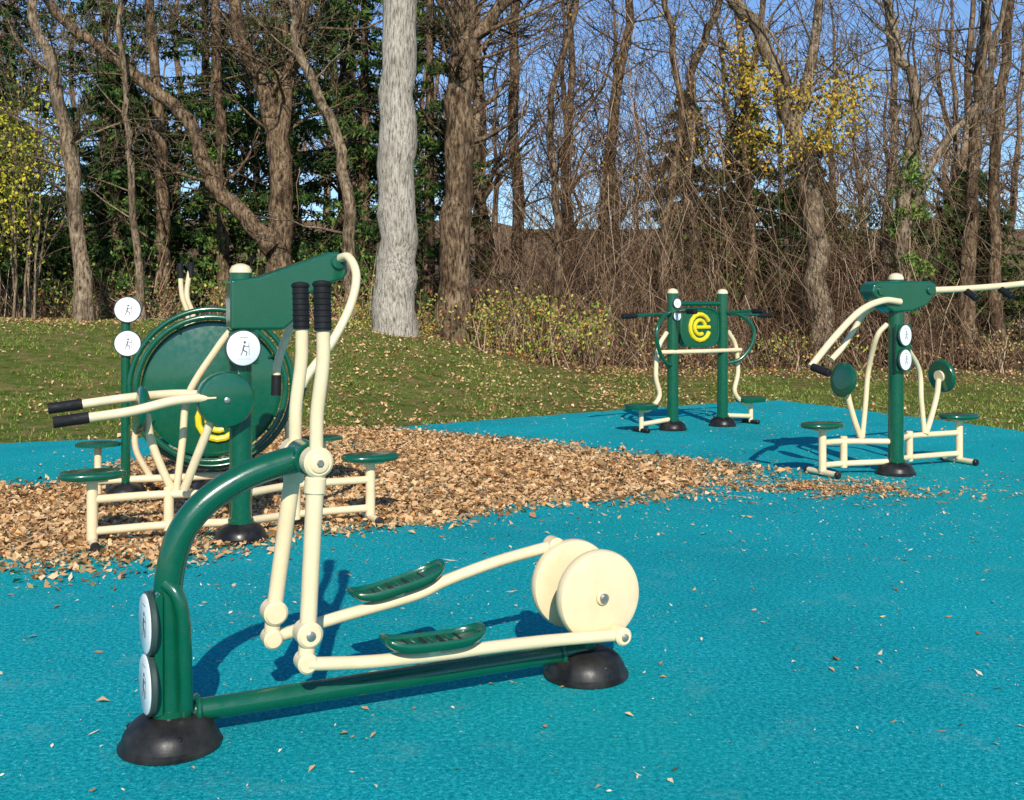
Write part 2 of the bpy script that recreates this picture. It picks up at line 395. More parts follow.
sign(B, "sign_lower", (0, -.115, 1.085), (.25, -1, 0), .098)

C = empty("double_pull_and_leg_press_station", 2.06, 14.1, 33)
post(C, "post_a", 0, 0, 1.75, .072); post(C, "post_b", .87, 0, 1.75, .072)
plate(C, "panel", [(.10, 1.12), (.10, 1.50), (.16, 1.56), (.71, 1.56), (.77, 1.50), (.77, 1.12), (.71, 1.06), (.16, 1.06)], -.03, .03, GREEN, .015)
tube(C, "panel_rim", [(.435+.33*math.copysign(abs(math.cos(t))**.55, math.cos(t)), -.03, 1.31+.25*math.copysign(abs(math.sin(t))**.55, math.sin(t))) for t in np.linspace(0, 2*PI, 41)[:-1]], .014, GREEN, 8, closed=True)
def emblem(parent, c, nrm, r):
    a, b, n = basis(nrm); c = Vector(c)
    def arc(k, rr, t0, t1, w):
        tube(parent, "emblem_%d" % k, [c+a*rr*math.cos(t)+b*rr*math.sin(t) for t in np.linspace(t0, t1, 14)], w, YELLOW, 8, 1)
    arc(0, r, .5, 5.9, r*.17); arc(1, r*.55, .2, 5.2, r*.15)
    tube(parent, "emblem_bar", [c-a*r*.4, c+a*r*1.0], r*.14, YELLOW, 8)
emblem(C, (.435, -.035, 1.31), (0, -1, 0), .17)
tube(C, "cross_rail", [(-.30, -.02, 1.0), (.3, -.09, 1.0), (.6, -.09, 1.0), (1.18, -.02, 1.0)], .028, CREAM)
tube(C, "top_rail", [(0, 0, 1.62), (.87, 0, 1.62)], .03, GREEN)
for x0, sg in ((0, -1), (.87, 1)):
    q = "a" if sg < 0 else "b"
    tube(C, "guard_loop_"+q, [(x0, 0, 1.5), (x0+sg*.22, -.10, 1.47), (x0+sg*.40, -.16, 1.30), (x0+sg*.38, -.16, 1.08), (x0+sg*.22, -.10, .88), (x0, 0, .82)], .026, GREEN)
    tube(C, "pull_bar_"+q, [(x0, .05, 1.46), (x0+sg*.25, .0, 1.48), (x0+sg*.80, -.05, 1.46)], .022, GREEN)
    rod(C, "pull_grip_"+q, (x0+sg*.62, -.03, 1.465), (x0+sg*.86, -.05, 1.458), .033, GRIP)
    tube(C, "pull_bar2_"+q, [(x0, -.05, 1.50), (x0+sg*.12, -.35, 1.52), (x0+sg*.14, -.5, 1.52)], .022, GREEN)
    rod(C, "pull_grip2_"+q, (x0+sg*.13, -.42, 1.52), (x0+sg*.15, -.60, 1.52), .033, GRIP)
    tube(C, "leg_tube_"+q, [(x0+sg*.10, 0, 1.25), (x0+sg*.24, 0, 1.05), (x0+sg*.28, 0, .70), (x0+sg*.22, 0, .45), (x0+sg*.36, 0, .30), (x0+sg*.50, 0, .27)], .030, CREAM)
    rings(C, "seat_"+q, (x0+sg*.52, 0, .34), .22, .17, [(.6, -.05), (.95, -.046), (1, -.01), (1, .008), (.9, .02)], GREEN, 32, 2.4)
    tube(C, "seat_post_"+q, [(x0+sg*.52, 0, .02), (x0+sg*.52, 0, .32)], .03, CREAM)
    tube(C, "base_rail_"+q, [(x0, 0, .14), (x0+sg*.52, 0, .10)], .03, CREAM)
    rod(C, "base_foot_"+q, (x0+sg*.52, -.15, .03), (x0+sg*.52, .15, .03), .028, BLACKP)
sign(C, "sign_a", (0, -.085, 1.62), (0, -1, 0), .06)
sign(C, "sign_b", (0, -.085, 1.46), (0, -1, 0), .06)

W = empty("shoulder_wheel_machine", -2.52, 9.25, 14)
for k, (rr, yy) in enumerate(((.60, -.10), (.665, .06))):
    tube(W, "wheel_rim_%d" % k, [(rr*math.cos(t), yy, .90+rr*math.sin(t)) for t in np.linspace(0, 2*PI, 73)[:-1]], .024, GREEN, 12, closed=True)
lathe(W, "wheel_disc", [(.10, -.02), (.54, -.015), (.57, 0), (.57, .02), (.54, .03)], (0, 0, .90), (0, -1, 0), GREEN, 72)
for k in range(4):
    t = k*PI/2+.5
    tube(W, "wheel_spoke_%d" % k, [(.50*math.cos(t), 0, .9+.5*math.sin(t)), (.60*math.cos(t), -.09, .9+.6*math.sin(t))], .014, GREEN, 8)
    tube(W, "wheel_spoke_b_%d" % k, [(.50*math.cos(t+.4), 0, .9+.5*math.sin(t+.4)), (.665*math.cos(t+.4), .06, .9+.665*math.sin(t+.4))], .014, GREEN, 8)
emblem(W, (.05, -.045, .64), (0, -1, 0), .165)
lathe(W, "wheel_hub", [(.05, 0), (.05, .05), (.035, .07)], (0, 0, .90), (0, -1, 0), GREEN, 24)
post(W, "main_post", 0, .22, 1.30, .06)
rod(W, "wheel_axle", (0, 0, .90), (0, .22, .90), .03, STEEL)
tube(W, "sign_post", [(-.70, .10, .02), (-.70, .10, 1.62)], .038, GREEN)
dome(W, "sign_post_foot", -.70, .10)
tube(W, "base_rail", [(-.95, .10, .14), (.95, .20, .14)], .032, CREAM)
sign(W, "sign_upper", (-.68, .05, 1.56), (0, -1, 0), .105)
sign(W, "sign_lower", (-.68, .05, 1.28), (0, -1, 0), .105)
for sg, q in ((-1, "a"), (1, "b")):
    tube(W, "seat_post_"+q, [(sg*.92, .12, .03), (sg*.92, .12, .42)], .03, CREAM)
    rings(W, "seat_"+q, (sg*.92, .12, .44), .18, .14, [(.7, -.02), (1, -.01), (1, .01), (.8, .02)], GREEN, 30, 2.4)
    tube(W, "side_tube_"+q, [(sg*.5, .15, .14), (sg*.62, .1, .4), (sg*.58, .1, .62), (sg*.3, .16, .75), (0, .2, .8)], .026, CREAM)

K = empty("air_walker", -3.36, 10.9, 26)
post(K, "post", .18, 0, 1.15, .06)
rod(K, "hanger_axle", (.18, -.28, 1.10), (.18, .28, 1.10), .035, GREEN)
for sg, q in ((-1, "near"), (1, "far")):
    w = sg*.14
    tube(K, "handle_"+q, [(.18, w, 1.10), (.15, w, 1.3), (.17, w, 1.5), (.11, w, 1.7), (.10+(.05 if sg < 0 else -.01), w, 1.99)], .025, CREAM)
    tube(K, "handle_grip_"+q, [(.11+(.035 if sg < 0 else -.01), w, 1.87), (.10+(.05 if sg < 0 else -.01), w, 2.02)], .031, GRIP)
    tube(K, "leg_"+q, [(.18, sg*.2, 1.10), (.18+sg*.2, sg*.2, .30)], .03, CREAM)
    rings(K, "footplate_"+q, (.18+sg*.2, sg*.2, .28), .2, .08, [(.7, -.02), (1, -.01), (1, .02), (.9, .02), (.85, .005)], GREEN, 30, 3)

# ------------------------------------------------------------------ terrain, pad
def sstep(t): t = np.clip(t, 0, 1); return t*t*(3-2*t)
EX = [-14, -8, -5.9, -1.65, 2.14, 4.5, 8, 14]; EY = [11.0, 12.0, 12.75, 14.3, 17.1, 18.5, 18.6, 18.6]
def H(x, y):
    x = np.asarray(x, float); y = np.asarray(y, float)
    y0 = np.interp(x, EX, EY)
    a = sstep((2.7-x)/6.8)
    A = .22+1.06*a
    t = sstep((y-y0+.2)/(24.8-y0))
    z = -.03+A*t
    far = np.clip((y-27)/110, 0, 1)
    z = z+far**1.2*11
    z = z+.03*np.sin(x*.9+y*.5)*np.sin(y*.7-x*.3)*sstep((y-y0-.3)/3)
    return z
xs = np.concatenate([np.linspace(-160, -26, 14), np.arange(-24, 24.1, .4), np.linspace(26, 160, 14)])
ys = np.concatenate([np.linspace(-60, 6, 12), np.arange(8, 34, .4), np.linspace(35, 240, 40)])
GX, GY = np.meshgrid(xs, ys); nx, ny = len(xs), len(ys)
Vt = np.stack([GX, GY, H(GX, GY)], -1).reshape(-1, 3)
I = np.arange(nx*ny).reshape(ny, nx)
Ft = np.stack([I[:-1, :-1], I[:-1, 1:], I[1:, 1:], I[1:, :-1]], -1).reshape(-1, 4)
obj("ground", fast_mesh("ground", Vt, Ft, TER, True))

pad_edge = [(-8, 12.0), (-5.9, 12.75), (-3.6, 13.5), (-1.65, 14.3), (.3, 15.8), (2.14, 17.1), (3.3, 17.85), (4.5, 18.5), (5.2, 17.0), (6.5, 13.9), (9.5, 7.0), (12, -5), (-12, -5), (-11, 11)]
PV = []; n = len(pad_edge)
for i in range(n):
    a = pad_edge[i]; b = pad_edge[(i+1) % n]; L = math.dist(a, b); m = max(1, int(L/.2))
    for k in range(m):
        t = k/m; PV.append((a[0]+(b[0]-a[0])*t+rng.uniform(-.04, .04), a[1]+(b[1]-a[1])*t+rng.uniform(-.04, .04)))
n = len(PV)
V = [(x, y, 0) for x, y in PV]+[(x, y, -.06) for x, y in PV]
F = [tuple(range(n))[::-1]]+[(i, (i+1) % n, (i+1) % n+n, i+n) for i in range(n)]
o = part(None, "rubber_safety_surface", V, F, RUB)
if o.data.polygons[0].normal.z < 0: o.data.flip_normals()

# ------------------------------------------------------------------ scatter helpers
def inpoly(x, y, poly):
    c = np.zeros(len(x), bool); j = len(poly)-1
    for i in range(len(poly)):
        xi, yi = poly[i]; xj, yj = poly[j]
        c ^= ((yi > y) != (yj > y)) & (x < (xj-xi)*(y-yi)/(yj-yi+1e-12)+xi); j = i
    return c

def kites(P, size, flat=1.0, aspect=.6, curl=.25):
    N = len(P); size = np.broadcast_to(size, (N,)).reshape(N, 1)
    n = nr.normal(size=(N, 3)); n[:, 2] = np.abs(n[:, 2])*flat+ (flat-1)*.6
    n /= np.linalg.norm(n, axis=1, keepdims=True)
    r = nr.normal(size=(N, 3)); a = np.cross(n, r); a /= np.linalg.norm(a, axis=1, keepdims=True); b = np.cross(n, a)
    cu = nr.uniform(-1, 1, (N, 1))*curl*size
    asp = aspect*nr.uniform(.6, 1.3, (N, 1))
    V = np.stack([P-a*size*.5, P+b*size*.5*asp+n*cu-a*size*.05, P+a*size*.5, P-b*size*.5*asp+n*cu*.8-a*size*.05], 1).reshape(-1, 3)
    F = np.arange(4*N).reshape(N, 4)
    return V, F

def vnoise(x, y, s=1.0, seed=0):
    return (np.sin(x*1.7*s+seed)+np.sin(y*2.1*s+1.3*seed+x*.8*s)+np.sin((x+y)*3.3*s+2*seed)*.6+np.sin((x-y*1.4)*5.1*s+seed)*.4)/3

patch = [(-9, 9.9), (-4.5, 9.67), (-3.72, 9.94), (-3.8, 11.2), (-3.4, 12.8), (-2.76, 14.1), (-1.65, 14.2), (-1.02, 13.6), (.54, 12.4), (1.92, 11.2), (2.3, 10.5), (1.5, 9.6), (.22, 8.71), (-.83, 8.15), (-1.45, 7.75), (-1.75, 7.2), (-2.3, 6.75), (-3.2, 6.85), (-4.5, 6.9), (-9, 7.4)]
def scatter_patch(N, grow):
    x = nr.uniform(-8, 3.3, N); y = nr.uniform(6, 15, N)
    xx = x+.22*vnoise(x, y, 2.2, 1)+nr.normal(0, 1, N)*grow; yy = y+.25*vnoise(x, y, 2, 4)+nr.normal(0, 1, N)*grow
    k = inpoly(xx, yy, patch)
    return x[k], y[k]
x, y = scatter_patch(280000, .20)
k = nr.uniform(size=len(x)) < np.clip(.95+.45*vnoise(x, y, 1.1, 2), .4, 1)
x, y = x[k], y[k]
z = nr.uniform(.003, .036, len(x))*(.6+.4*vnoise(x, y, 2.5, 7)**2)
P = np.stack([x, y, z], 1)
V1, F1 = kites(P, np.clip(nr.lognormal(-3.15, .40, len(x)), .015, .11), 1.8, .6)
N = 8500
th = nr.uniform(0, 2*PI, N); rr = np.abs(nr.normal(0, .66, N))
x2 = 2.55+rr*np.cos(th)*1.35+.15*vnoise(rr*3, th, 3); y2 = 9.6+rr*np.sin(th)*.60+.1*vnoise(rr*4, th, 2)
k = nr.uniform(size=N) < np.clip(.6+.8*vnoise(x2, y2, 2.4, 8), .1, 1); x2, y2 = x2[k], y2[k]
x3 = nr.uniform(-9, 4.2, 40000); y3 = nr.uniform(4.8, 15, 40000)
k = inpoly(x3+nr.normal(0, .75, 40000), y3+nr.normal(0, .65, 40000), patch) & (nr.uniform(size=40000) < .24)
x4 = nr.uniform(-3, 6, 520); y4 = nr.uniform(3, 17, 520)
x2 = np.concatenate([x2, x3[k], x4]); y2 = np.concatenate([y2, y3[k], y4])
P = np.stack([x2, y2, nr.uniform(.004, .014, len(x2))], 1)
V2, F2 = kites(P, nr.uniform(.012, .058, len(x2)), 3.0, .45)
obj("fallen_leaves", fast_mesh("fallen_leaves", np.concatenate([V1, V2]), np.concatenate([F1, F2+len(V1)]), LEAF))
N = 34000
x = nr.uniform(-5, 8, N); y = 2.2+nr.uniform(0, 1, N)**.9*15
near = np.exp(-((x-.5)**2/9+(y-8.5)**2/5))
k = inpoly(x, y, pad_edge) & (nr.uniform(size=N) < np.clip(.38+.6*vnoise(x, y, .9, 3)+.7*near, .14, 1))
x, y = x[k], y[k]
V, F = kites(np.stack([x, y, np.full(len(x), .005)], 1), nr.lognormal(-4.45, .55, len(x)), 4, .38)
V[:, 2] = np.maximum(V[:, 2], .002)
obj("scattered_debris", fast_mesh("scattered_debris", V, F, DEBRIS))

def on_lawn(N, pw=1.0):
    x = nr.uniform(-17, 17, N); y = 11+nr.uniform(0, 1, N)**pw*15.5
    k = ~inpoly(x, y, pad_edge) & (y > 8) & (y+.12*x < 25.2+1.2*vnoise(x, y, .6)) & (np.abs(x) < .52*y+2.5)
    return x[k], y[k]
x, y = on_lawn(70000)
dens = np.clip(.16+.5*vnoise(x, y, .5, 5)+.4*vnoise(x, y, 1.7, 15)+.5*sstep((x+5)/3)*sstep((4-x)/2)+.5*sstep((y-20.5)/3), .03, 1)
k = nr.uniform(size=len(x)) < dens; x, y = x[k], y[k]
V, F = kites(np.stack([x, y, H(x, y)+.035], 1), nr.uniform(.025, .085, len(x)), 2, .6)
obj("lawn_leaves", fast_mesh("lawn_leaves", V, F, LEAF))
x, y = on_lawn(230000, 1.1)
k = nr.uniform(size=len(x)) < np.clip(.52+.9*vnoise(x, y, 1.6, 21)+.5*vnoise(x, y, .4, 3)-.2*sstep((x+5)/3)*sstep((4-x)/2), .05, 1); x, y = x[k], y[k]
N = len(x); z = H(x, y)
h = nr.uniform(.02, .065, N)*(1+.5*vnoise(x, y, 1.3, 9)); an = nr.uniform(0, 2*PI, N); w = nr.uniform(.006, .012, N)
lx = nr.normal(0, .035, N); ly = nr.normal(0, .035, N)
V = np.stack([np.stack([x-w*np.cos(an), y-w*np.sin(an), z-.01], 1), np.stack([x+w*np.cos(an), y+w*np.sin(an), z-.01], 1), np.stack([x+lx, y+ly, z+h], 1)], 1).reshape(-1, 3)
obj("grass", fast_mesh("grass", V, np.arange(3*N).reshape(N, 3), BLADE))

# ------------------------------------------------------------------ trees
class Acc:
    def __init__(s): s.V = []; s.F = []; s.n = 0
    def add(s, V, F): s.V.append(V); s.F.append(F+s.n); s.n += len(V)
    def get(s): return np.concatenate(s.V), np.concatenate(s.F)

def sweep(acc, P, R, n):
    P = np.asarray(P, float); R = np.asarray(R, float); N = len(P)
    T = np.gradient(P, axis=0); T /= np.linalg.norm(T, axis=1, keepdims=True)+1e-9
    m = np.abs(T.mean(0)); ref = np.zeros(3); ref[int(np.argmin(m))] = 1
    A_ = np.cross(T, ref); A_ /= np.linalg.norm(A_, axis=1, keepdims=True)+1e-9; B_ = np.cross(T, A_)
    th = np.arange(n)*2*PI/n
    V = P[:, None]+(A_[:, None]*np.cos(th)[None, :, None]+B_[:, None]*np.sin(th)[None, :, None])*R[:, None, None]
    i = np.arange(N-1)[:, None]*n; j = np.arange(n)[None, :]; j2 = (j+1) % n
    F = np.stack([i+j, i+j2, i+n+j2, i+n+j], -1).reshape(-1, 4)
    acc.add(V.reshape(-1, 3), F)

def rot_dir(d, ang):
    r = nr.normal(size=3); a = np.cross(d, r); a /= np.linalg.norm(a)+1e-9
    return d*math.cos(ang)+a*math.sin(ang)

def limb(acc, p, d, L, r, lev, maxlev, kids, wander=.16, up=.05, rmin=.006):
    n = [7, 6, 5, 3][min(lev, 3)]
    pts = [p]; q = p.copy(); dd = d/np.linalg.norm(d)
    for i in range(n):
        dd = dd+nr.normal(0, wander, 3); dd[2] += up; dd /= np.linalg.norm(dd)
        q = q+dd*L/n; pts.append(q)
    pts = np.array(pts); R = np.maximum(np.linspace(r, r*.22, len(pts)), rmin)
    sweep(acc, pts, R, [8, 5, 4, 3][min(lev, 3)])
    if lev < maxlev:
        for k in range(kids[lev]):
            t = nr.uniform(.22, 1.0); f = t*n; i = min(int(f), n-1); fr = f-i
            pp = pts[i]*(1-fr)+pts[i+1]*fr; td = pts[i+1]-pts[i]; td /= np.linalg.norm(td)
            rr = r*(1-.78*t)
            limb(acc, pp, rot_dir(td, nr.uniform(.4, 1.15)), L*nr.uniform(.32, .62)*(1.15-.5*t), max(rr*.5, rmin), lev+1, maxlev, kids, wander*1.15, up, rmin)

def smooth_path(P, per=5): return np.array([tuple(v) for v in catmull(P, per)])

def path_tree(name, trunk, r0, r1, mat, forks=(), kids=14, sub=(6, 4), lmin=1.2, lmax=3.6, from_z=3.0, flare=1.35, thin=.3):
    acc = Acc()
    def stem(P, ra, rb, nk, base):
        Q = smooth_path(P, 6); n = len(Q)
        Q[1:-1] += nr.normal(0, .035, (n-2, 3))
        R = np.linspace(ra, rb, n)
        if base: R[0] *= flare; R[1] *= 1+(flare-1)*.55; R[2] *= 1+(flare-1)*.25
        R = R*(1+nr.normal(0, .035, n))
        sweep(acc, Q, R, 14 if base else 9)
        zs = Q[:, 2]
        c = np.where(zs > from_z)[0]
        if len(c) == 0: return
        for k in range(nk):
            i = int(nr.choice(c)); i = min(i, n-2)
            td = Q[i+1]-Q[i]; td /= np.linalg.norm(td)
            limb(acc, Q[i].copy(), rot_dir(td, nr.uniform(.6, 1.4)), nr.uniform(lmin, lmax), max(.02, R[i]*nr.uniform(thin*.5, thin)), 1, 3, [0, sub[0], sub[1]], .2, .06)
        for k in range(3):
            limb(acc, Q[-1].copy(), rot_dir(Q[-1]-Q[-2], .4)/1.0, lmax, rb*.8, 1, 3, [0, sub[0], sub[1]], .15, .05)
    x0, y0 = trunk[0][0], trunk[0][1]
    tr = [(x0, y0, float(H(x0, y0))-.15)]+[p for p in trunk[1:]]
    stem(tr, r0, r1, kids, True)
    for P, ra, rb in forks: stem(P, ra, rb, kids//2+2, False)
    V, F = acc.get()
    return obj(name, fast_mesh(name, V, F, mat, True))

def D3(pts, D): return [(x, D, z) for x, z in pts]

path_tree("pale_trunk_tree", D3([(-2.45, 0), (-2.42, 3), (-2.38, 6), (-2.33, 9), (-2.2, 13), (-2.1, 17)], 23), .45, .26, BARK_L, kids=8, from_z=9.5, thin=.35, flare=1.15)
path_tree("oak_tree", D3([(-1.30, 0), (-1.22, 3), (-1.12, 6), (-1.05, 8.0), (-.95, 11), (-.7, 15)], 24), .38, .18, BARK_B,
          forks=[(D3([(-1.1, 6.9), (-.5, 7.9), (.5, 8.8), (1.5, 11)], 24), .18, .07)], kids=24, from_z=4.2)
path_tree("oak_tree", D3([(-5.65, 0), (-5.55, 2.3), (-5.45, 4.2), (-5.55, 5.4), (-5.9, 6.8), (-6.5, 8.3), (-7, 13)], 26), .36, .12, BARK_B,
          forks=[(D3([(-5.5, 4.6), (-5.35, 6.6), (-4.85, 8.6), (-4.5, 13)], 26), .22, .10),
                 (D3([(-5.6, 2.9), (-6.1, 3.5), (-7.0, 4.5), (-7.6, 5.9), (-9.0, 7.1), (-10.4, 8.2), (-12.2, 10)], 25.8), .24, .09)], kids=18, from_z=3.5)
path_tree("ash_tree", D3([(-9.3, 0), (-9.64, 4.55), (-10.1, 6.95), (-10.5, 8.25), (-11, 13)], 24), .18, .07, BARK_G, kids=12)
path_tree("ash_tree", D3([(-8.4, 0), (-8.68, 4.67), (-8.86, 7.2), (-9, 11)], 25), .09, .04, BARK_G, kids=10)
path_tree("ash_tree", D3([(-8.5, 0), (-8.6, 4), (-8.69, 6.6), (-8.9, 9.1), (-9, 14)], 27), .18, .08, BARK_B, kids=12)
path_tree("maple_tree", D3([(-7.3, 0), (-7.4, 5), (-7.56, 9.4), (-7.5, 14)], 28), .17, .08, BARK_B, kids=12)
path_tree("maple_tree", D3([(-3.6, 0), (-3.68, 2.4), (-3.9, 5.1), (-4.8, 7.2), (-5.0, 8.5), (-5.2, 13)], 25), .17, .06, BARK_G, kids=14)
path_tree("maple_tree", D3([(.2, 0), (.12, 4), (.08, 9.4), (.3, 14)], 28), .19, .08, BARK_B, kids=20)
path_tree("walnut_tree", D3([(7.1, 0), (7.0, 1.8), (6.8, 4.0), (6.3, 6.0), (5.6, 7.85), (4.6, 9.2), (3.6, 12)], 25), .30, .09, BARK_G,
          forks=[(D3([(6.4, 5.6), (6.9, 7.5), (7.0, 12)], 25), .16, .07)], kids=22, from_z=3.6)
path_tree("ash_tree", D3([(8.5, 0), (8.57, 3.9), (8.8, 6.1), (8.2, 8.25), (7.9, 13)], 24), .17, .06, BARK_G, kids=18,
          forks=[(D3([(8.6, 3.2), (9.2, 4.8), (10.3, 6.3), (10.9, 9.5)], 24), .11, .05)])
path_tree("ash_tree", D3([(10.3, 0), (10.5, 5.1), (10.75, 8.5), (10.6, 13)], 25), .18, .07, BARK_B, kids=18)
path_tree("maple_tree", D3([(11.5, 0), (11.4, 4.55), (11.8, 8.8), (12, 13)], 26), .16, .07, BARK_B, kids=18)
path_tree("maple_tree", D3([(2.16, 0), (2.4, 5.4), (2.9, 9.1), (2.9, 13)], 27), .17, .07, BARK_B, kids=20)
path_tree("maple_tree", D3([(4.8, 0), (4.5, 6.8), (5.3, 9.4), (5.2, 13)], 28), .14, .06, BARK_G, kids=20)
path_tree("locust_tree", D3([(5.5, 0), (5.75, 3), (5.6, 6.4), (6.1, 9), (6, 13)], 26.5), .12, .05, BARK_B, kids=18)
path_tree("locust_tree", D3([(3.6, 0), (3.5, 3), (3.9, 6), (3.5, 9), (3.6, 13)], 25.5), .11, .05, BARK_B, kids=20, from_z=2)
path_tree("locust_tree", D3([(.9, 0), (1.1, 3), (.9, 6), (1.5, 9), (1.4, 13)], 25.5), .11, .05, BARK_B, kids=20, from_z=2)
path_tree("locust_tree", D3([(9.5, 0), (9.3, 3), (9.6, 6), (9.4, 9), (9.6, 13)], 27.5), .14, .05, BARK_G, kids=18, from_z=2)
path_tree("locust_tree", D3([(12.9, 0), (12.7, 3), (12.5, 6), (12.9, 9), (13, 13)], 26.5), .16, .05, BARK_B, kids=18, from_z=2)

templates = []
for k in range(6):
    acc = Acc(); h = 12+k*.8
    n = 9; pts = np.zeros((n, 3)); pts[:, 2] = np.linspace(0, h, n); pts[1:, :2] += np.cumsum(nr.normal(0, .16, (n-1, 2)), 0)
    R = np.linspace(.17+.02*k, .035, n); sweep(acc, pts, R, 6)
    for j in range(17):
        t = nr.uniform(.2, 1)*(n-1); i = min(int(t), n-2); f = t-i; p = pts[i]*(1-f)+pts[i+1]*f
        limb(acc, p, rot_dir(np.array([0, 0, 1.]), nr.uniform(.5, 1.2)), nr.uniform(1.6, 4.4)*(1.15-.5*t/(n-1)), R[i]*.42, 1, 3, [0, 5, 3], .2, .06, .011)
    templates.append(acc.get())
acc = Acc()
for k in range(96):
    y = 30+42*nr.uniform()**1.2; x = nr.uniform(-1, 1)*(.52*y+6)
    if x < -2.0 and y < 38: y += 10
    V, F = templates[k % 6]; a = nr.uniform(0, 2*PI); s = nr.uniform(.65, 1.15); c, sn = math.cos(a)*s, math.sin(a)*s
    W_ = np.stack([V[:, 0]*c-V[:, 1]*sn+x, V[:, 0]*sn+V[:, 1]*c+y, V[:, 2]*s+float(H(x, y))-.1], 1)
    acc.add(W_, F)
V, F = acc.get()
obj("distant_trees", fast_mesh("distant_trees", V, F, BARK_D, True))

def conifer(x, y, h, rad, dens=1.0, zlow=.6):
    z0 = float(H(x, y)); acc = Acc()
    P = np.array([(x, y, z0-.1), (x+.05, y, z0+h*.5), (x, y, z0+h)]); sweep(acc, P, [.2, .12, .02], 8)
    C = []
    nb = int(140*dens)
    for k in range(nb):
        t = nr.uniform()**.8; zz = z0+zlow+(h-zlow)*t; L = rad*(1-t)**.75*nr.uniform(.5, 1.25)+.2; a = nr.uniform(0, 2*PI)
        m = 5; u = np.linspace(0, 1, m)
        pts = np.stack([x+np.cos(a)*L*u, y+np.sin(a)*L*u, zz-.28*L*u**1.5+.12*L*u**3], 1)
        sweep(acc, pts, np.linspace(.03, .008, m), 3)
        q = int(125*L/rad+24); u = nr.uniform(.15, 1, q)
        side = nr.normal(0, .15, q)*L*.6*(1.1-u)
        C.append(np.stack([x+np.cos(a)*L*u-np.sin(a)*side, y+np.sin(a)*L*u+np.cos(a)*side, zz-.28*L*u**1.5+.12*L*u**3-np.abs(nr.normal(0, .12, q))], 1))
    C = np.concatenate(C)
    V, F = acc.get(); V2, F2 = kites(C, nr.uniform(.11, .30, len(C)), .5, .28)
    e = empty("conifer_tree", 0, 0, 0)
    obj("trunk", fast_mesh("trunk", V, F, BARK_B, True), e); obj("foliage", fast_mesh("foliage", V2, F2, NEEDLE), e)
for x, y, h, r in [(-14.5, 30, 15, 3.6), (-11.3, 30.5, 16, 3.8), (-8.4, 31, 15, 3.3), (-6.2, 29.8, 14, 2.9), (-4.2, 31, 13, 2.7), (-2.4, 31.5, 12.5, 2.5), (-13, 27.5, 6.5, 2.1), (-10.2, 28.4, 7, 2.2), (-16, 33, 15, 3.6), (-9.8, 35, 16, 4), (-5.4, 35, 16, 3.8),
                   (6.7, 31, 7.0, 2.3), (5.2, 33, 7.5, 2.2), (12.3, 29.5, 5.0, 2.1), (10.6, 29, 4.2, 1.6), (8.6, 32, 6, 2)]:
    conifer(x, y, h, r)

def strands(N, xr, y0, depth, hlo, hhi, rlo, rhi, name, midair=0.0, ztop=4.2, droop=.45):
    x = nr.uniform(*xr, N); y = y0-.12*x+nr.uniform(0, 1, N)**1.2*depth
    z = H(x, y); cl = np.clip(.45+1.1*vnoise(x, y*.3, .55, 12), .08, 1)
    k = nr.uniform(size=N) < cl; x, y, z, cl = x[k], y[k], z[k], cl[k]; N = len(x)
    h = nr.uniform(hlo, hhi, N)*(.5+.6*nr.uniform(size=N)**2)*(.65+.55*cl)
    mid = nr.uniform(size=N) < midair
    z = z+np.where(mid, nr.uniform(.3, ztop, N), 0)
    d = nr.normal(0, .35, (N, 3)); d[:, 2] = np.where(mid, nr.normal(0, .6, N), 1); d /= np.linalg.norm(d, axis=1, keepdims=True)
    bend = nr.normal(0, .55, (N, 3)); bend[:, 2] = -np.abs(nr.normal(0, droop, N))
    m = 7; t = np.linspace(0, 1, m)[None, :, None]
    ph = nr.uniform(0, 6.28, (N, 1, 1)); wig = nr.normal(0, .09, (N, 1, 3))
    P = np.stack([x, y, z], 1)[:, None]+(d[:, None]*t+bend[:, None]*t**2*.75+wig*np.sin(t*8+ph))*h[:, None, None]
    gz = H(P[..., 0], P[..., 1]); P[..., 2] = np.maximum(P[..., 2], gz+.02)
    r = nr.uniform(rlo, rhi, N)[:, None, None]*(1-.75*t)
    off = np.array([[1, 0, .3], [-.5, .8, -.3], [-.5, -.8, 0.4]])
    V = P[:, :, None]+off[None, None]*r[..., None]
    V = V.reshape(-1, 3)
    b = (np.arange(N)*m*3)[:, None, None]; i = (np.arange(m-1)*3)[None, :, None]; j = np.arange(3)[None, None]; j2 = (j+1) % 3
    F = np.stack([b+i+j, b+i+j2, b+i+3+j2, b+i+3+j], -1).reshape(-1, 4)
    obj(name, fast_mesh(name, V, F, TWIG))
strands(8500, (-17, 17), 24.8, 6, .5, 2.3, .004, .010, "brush_thicket")
strands(6000, (-.5, 9.5), 25.4, 5, 1.8, 5.0, .005, .015, "vine_tangle", .5, 6.0)
strands(3800, (-1.0, 9.5), 25.4, 4, 1.5, 4.5, .004, .011, "hanging_vines", .85, 9.0, 1.3)
strands(900, (-17, -1), 26, 5, 1.2, 3.6, .006, .014, "sapling_thicket", .3)
strands(3200, (8.5, 17), 25, 6, 1.8, 5.0, .006, .016, "sapling_thicket", .55, 7.0)
strands(3400, (-6, 30), 33, 12, 1.5, 5.0, .012, .028, "distant_brush", .2)

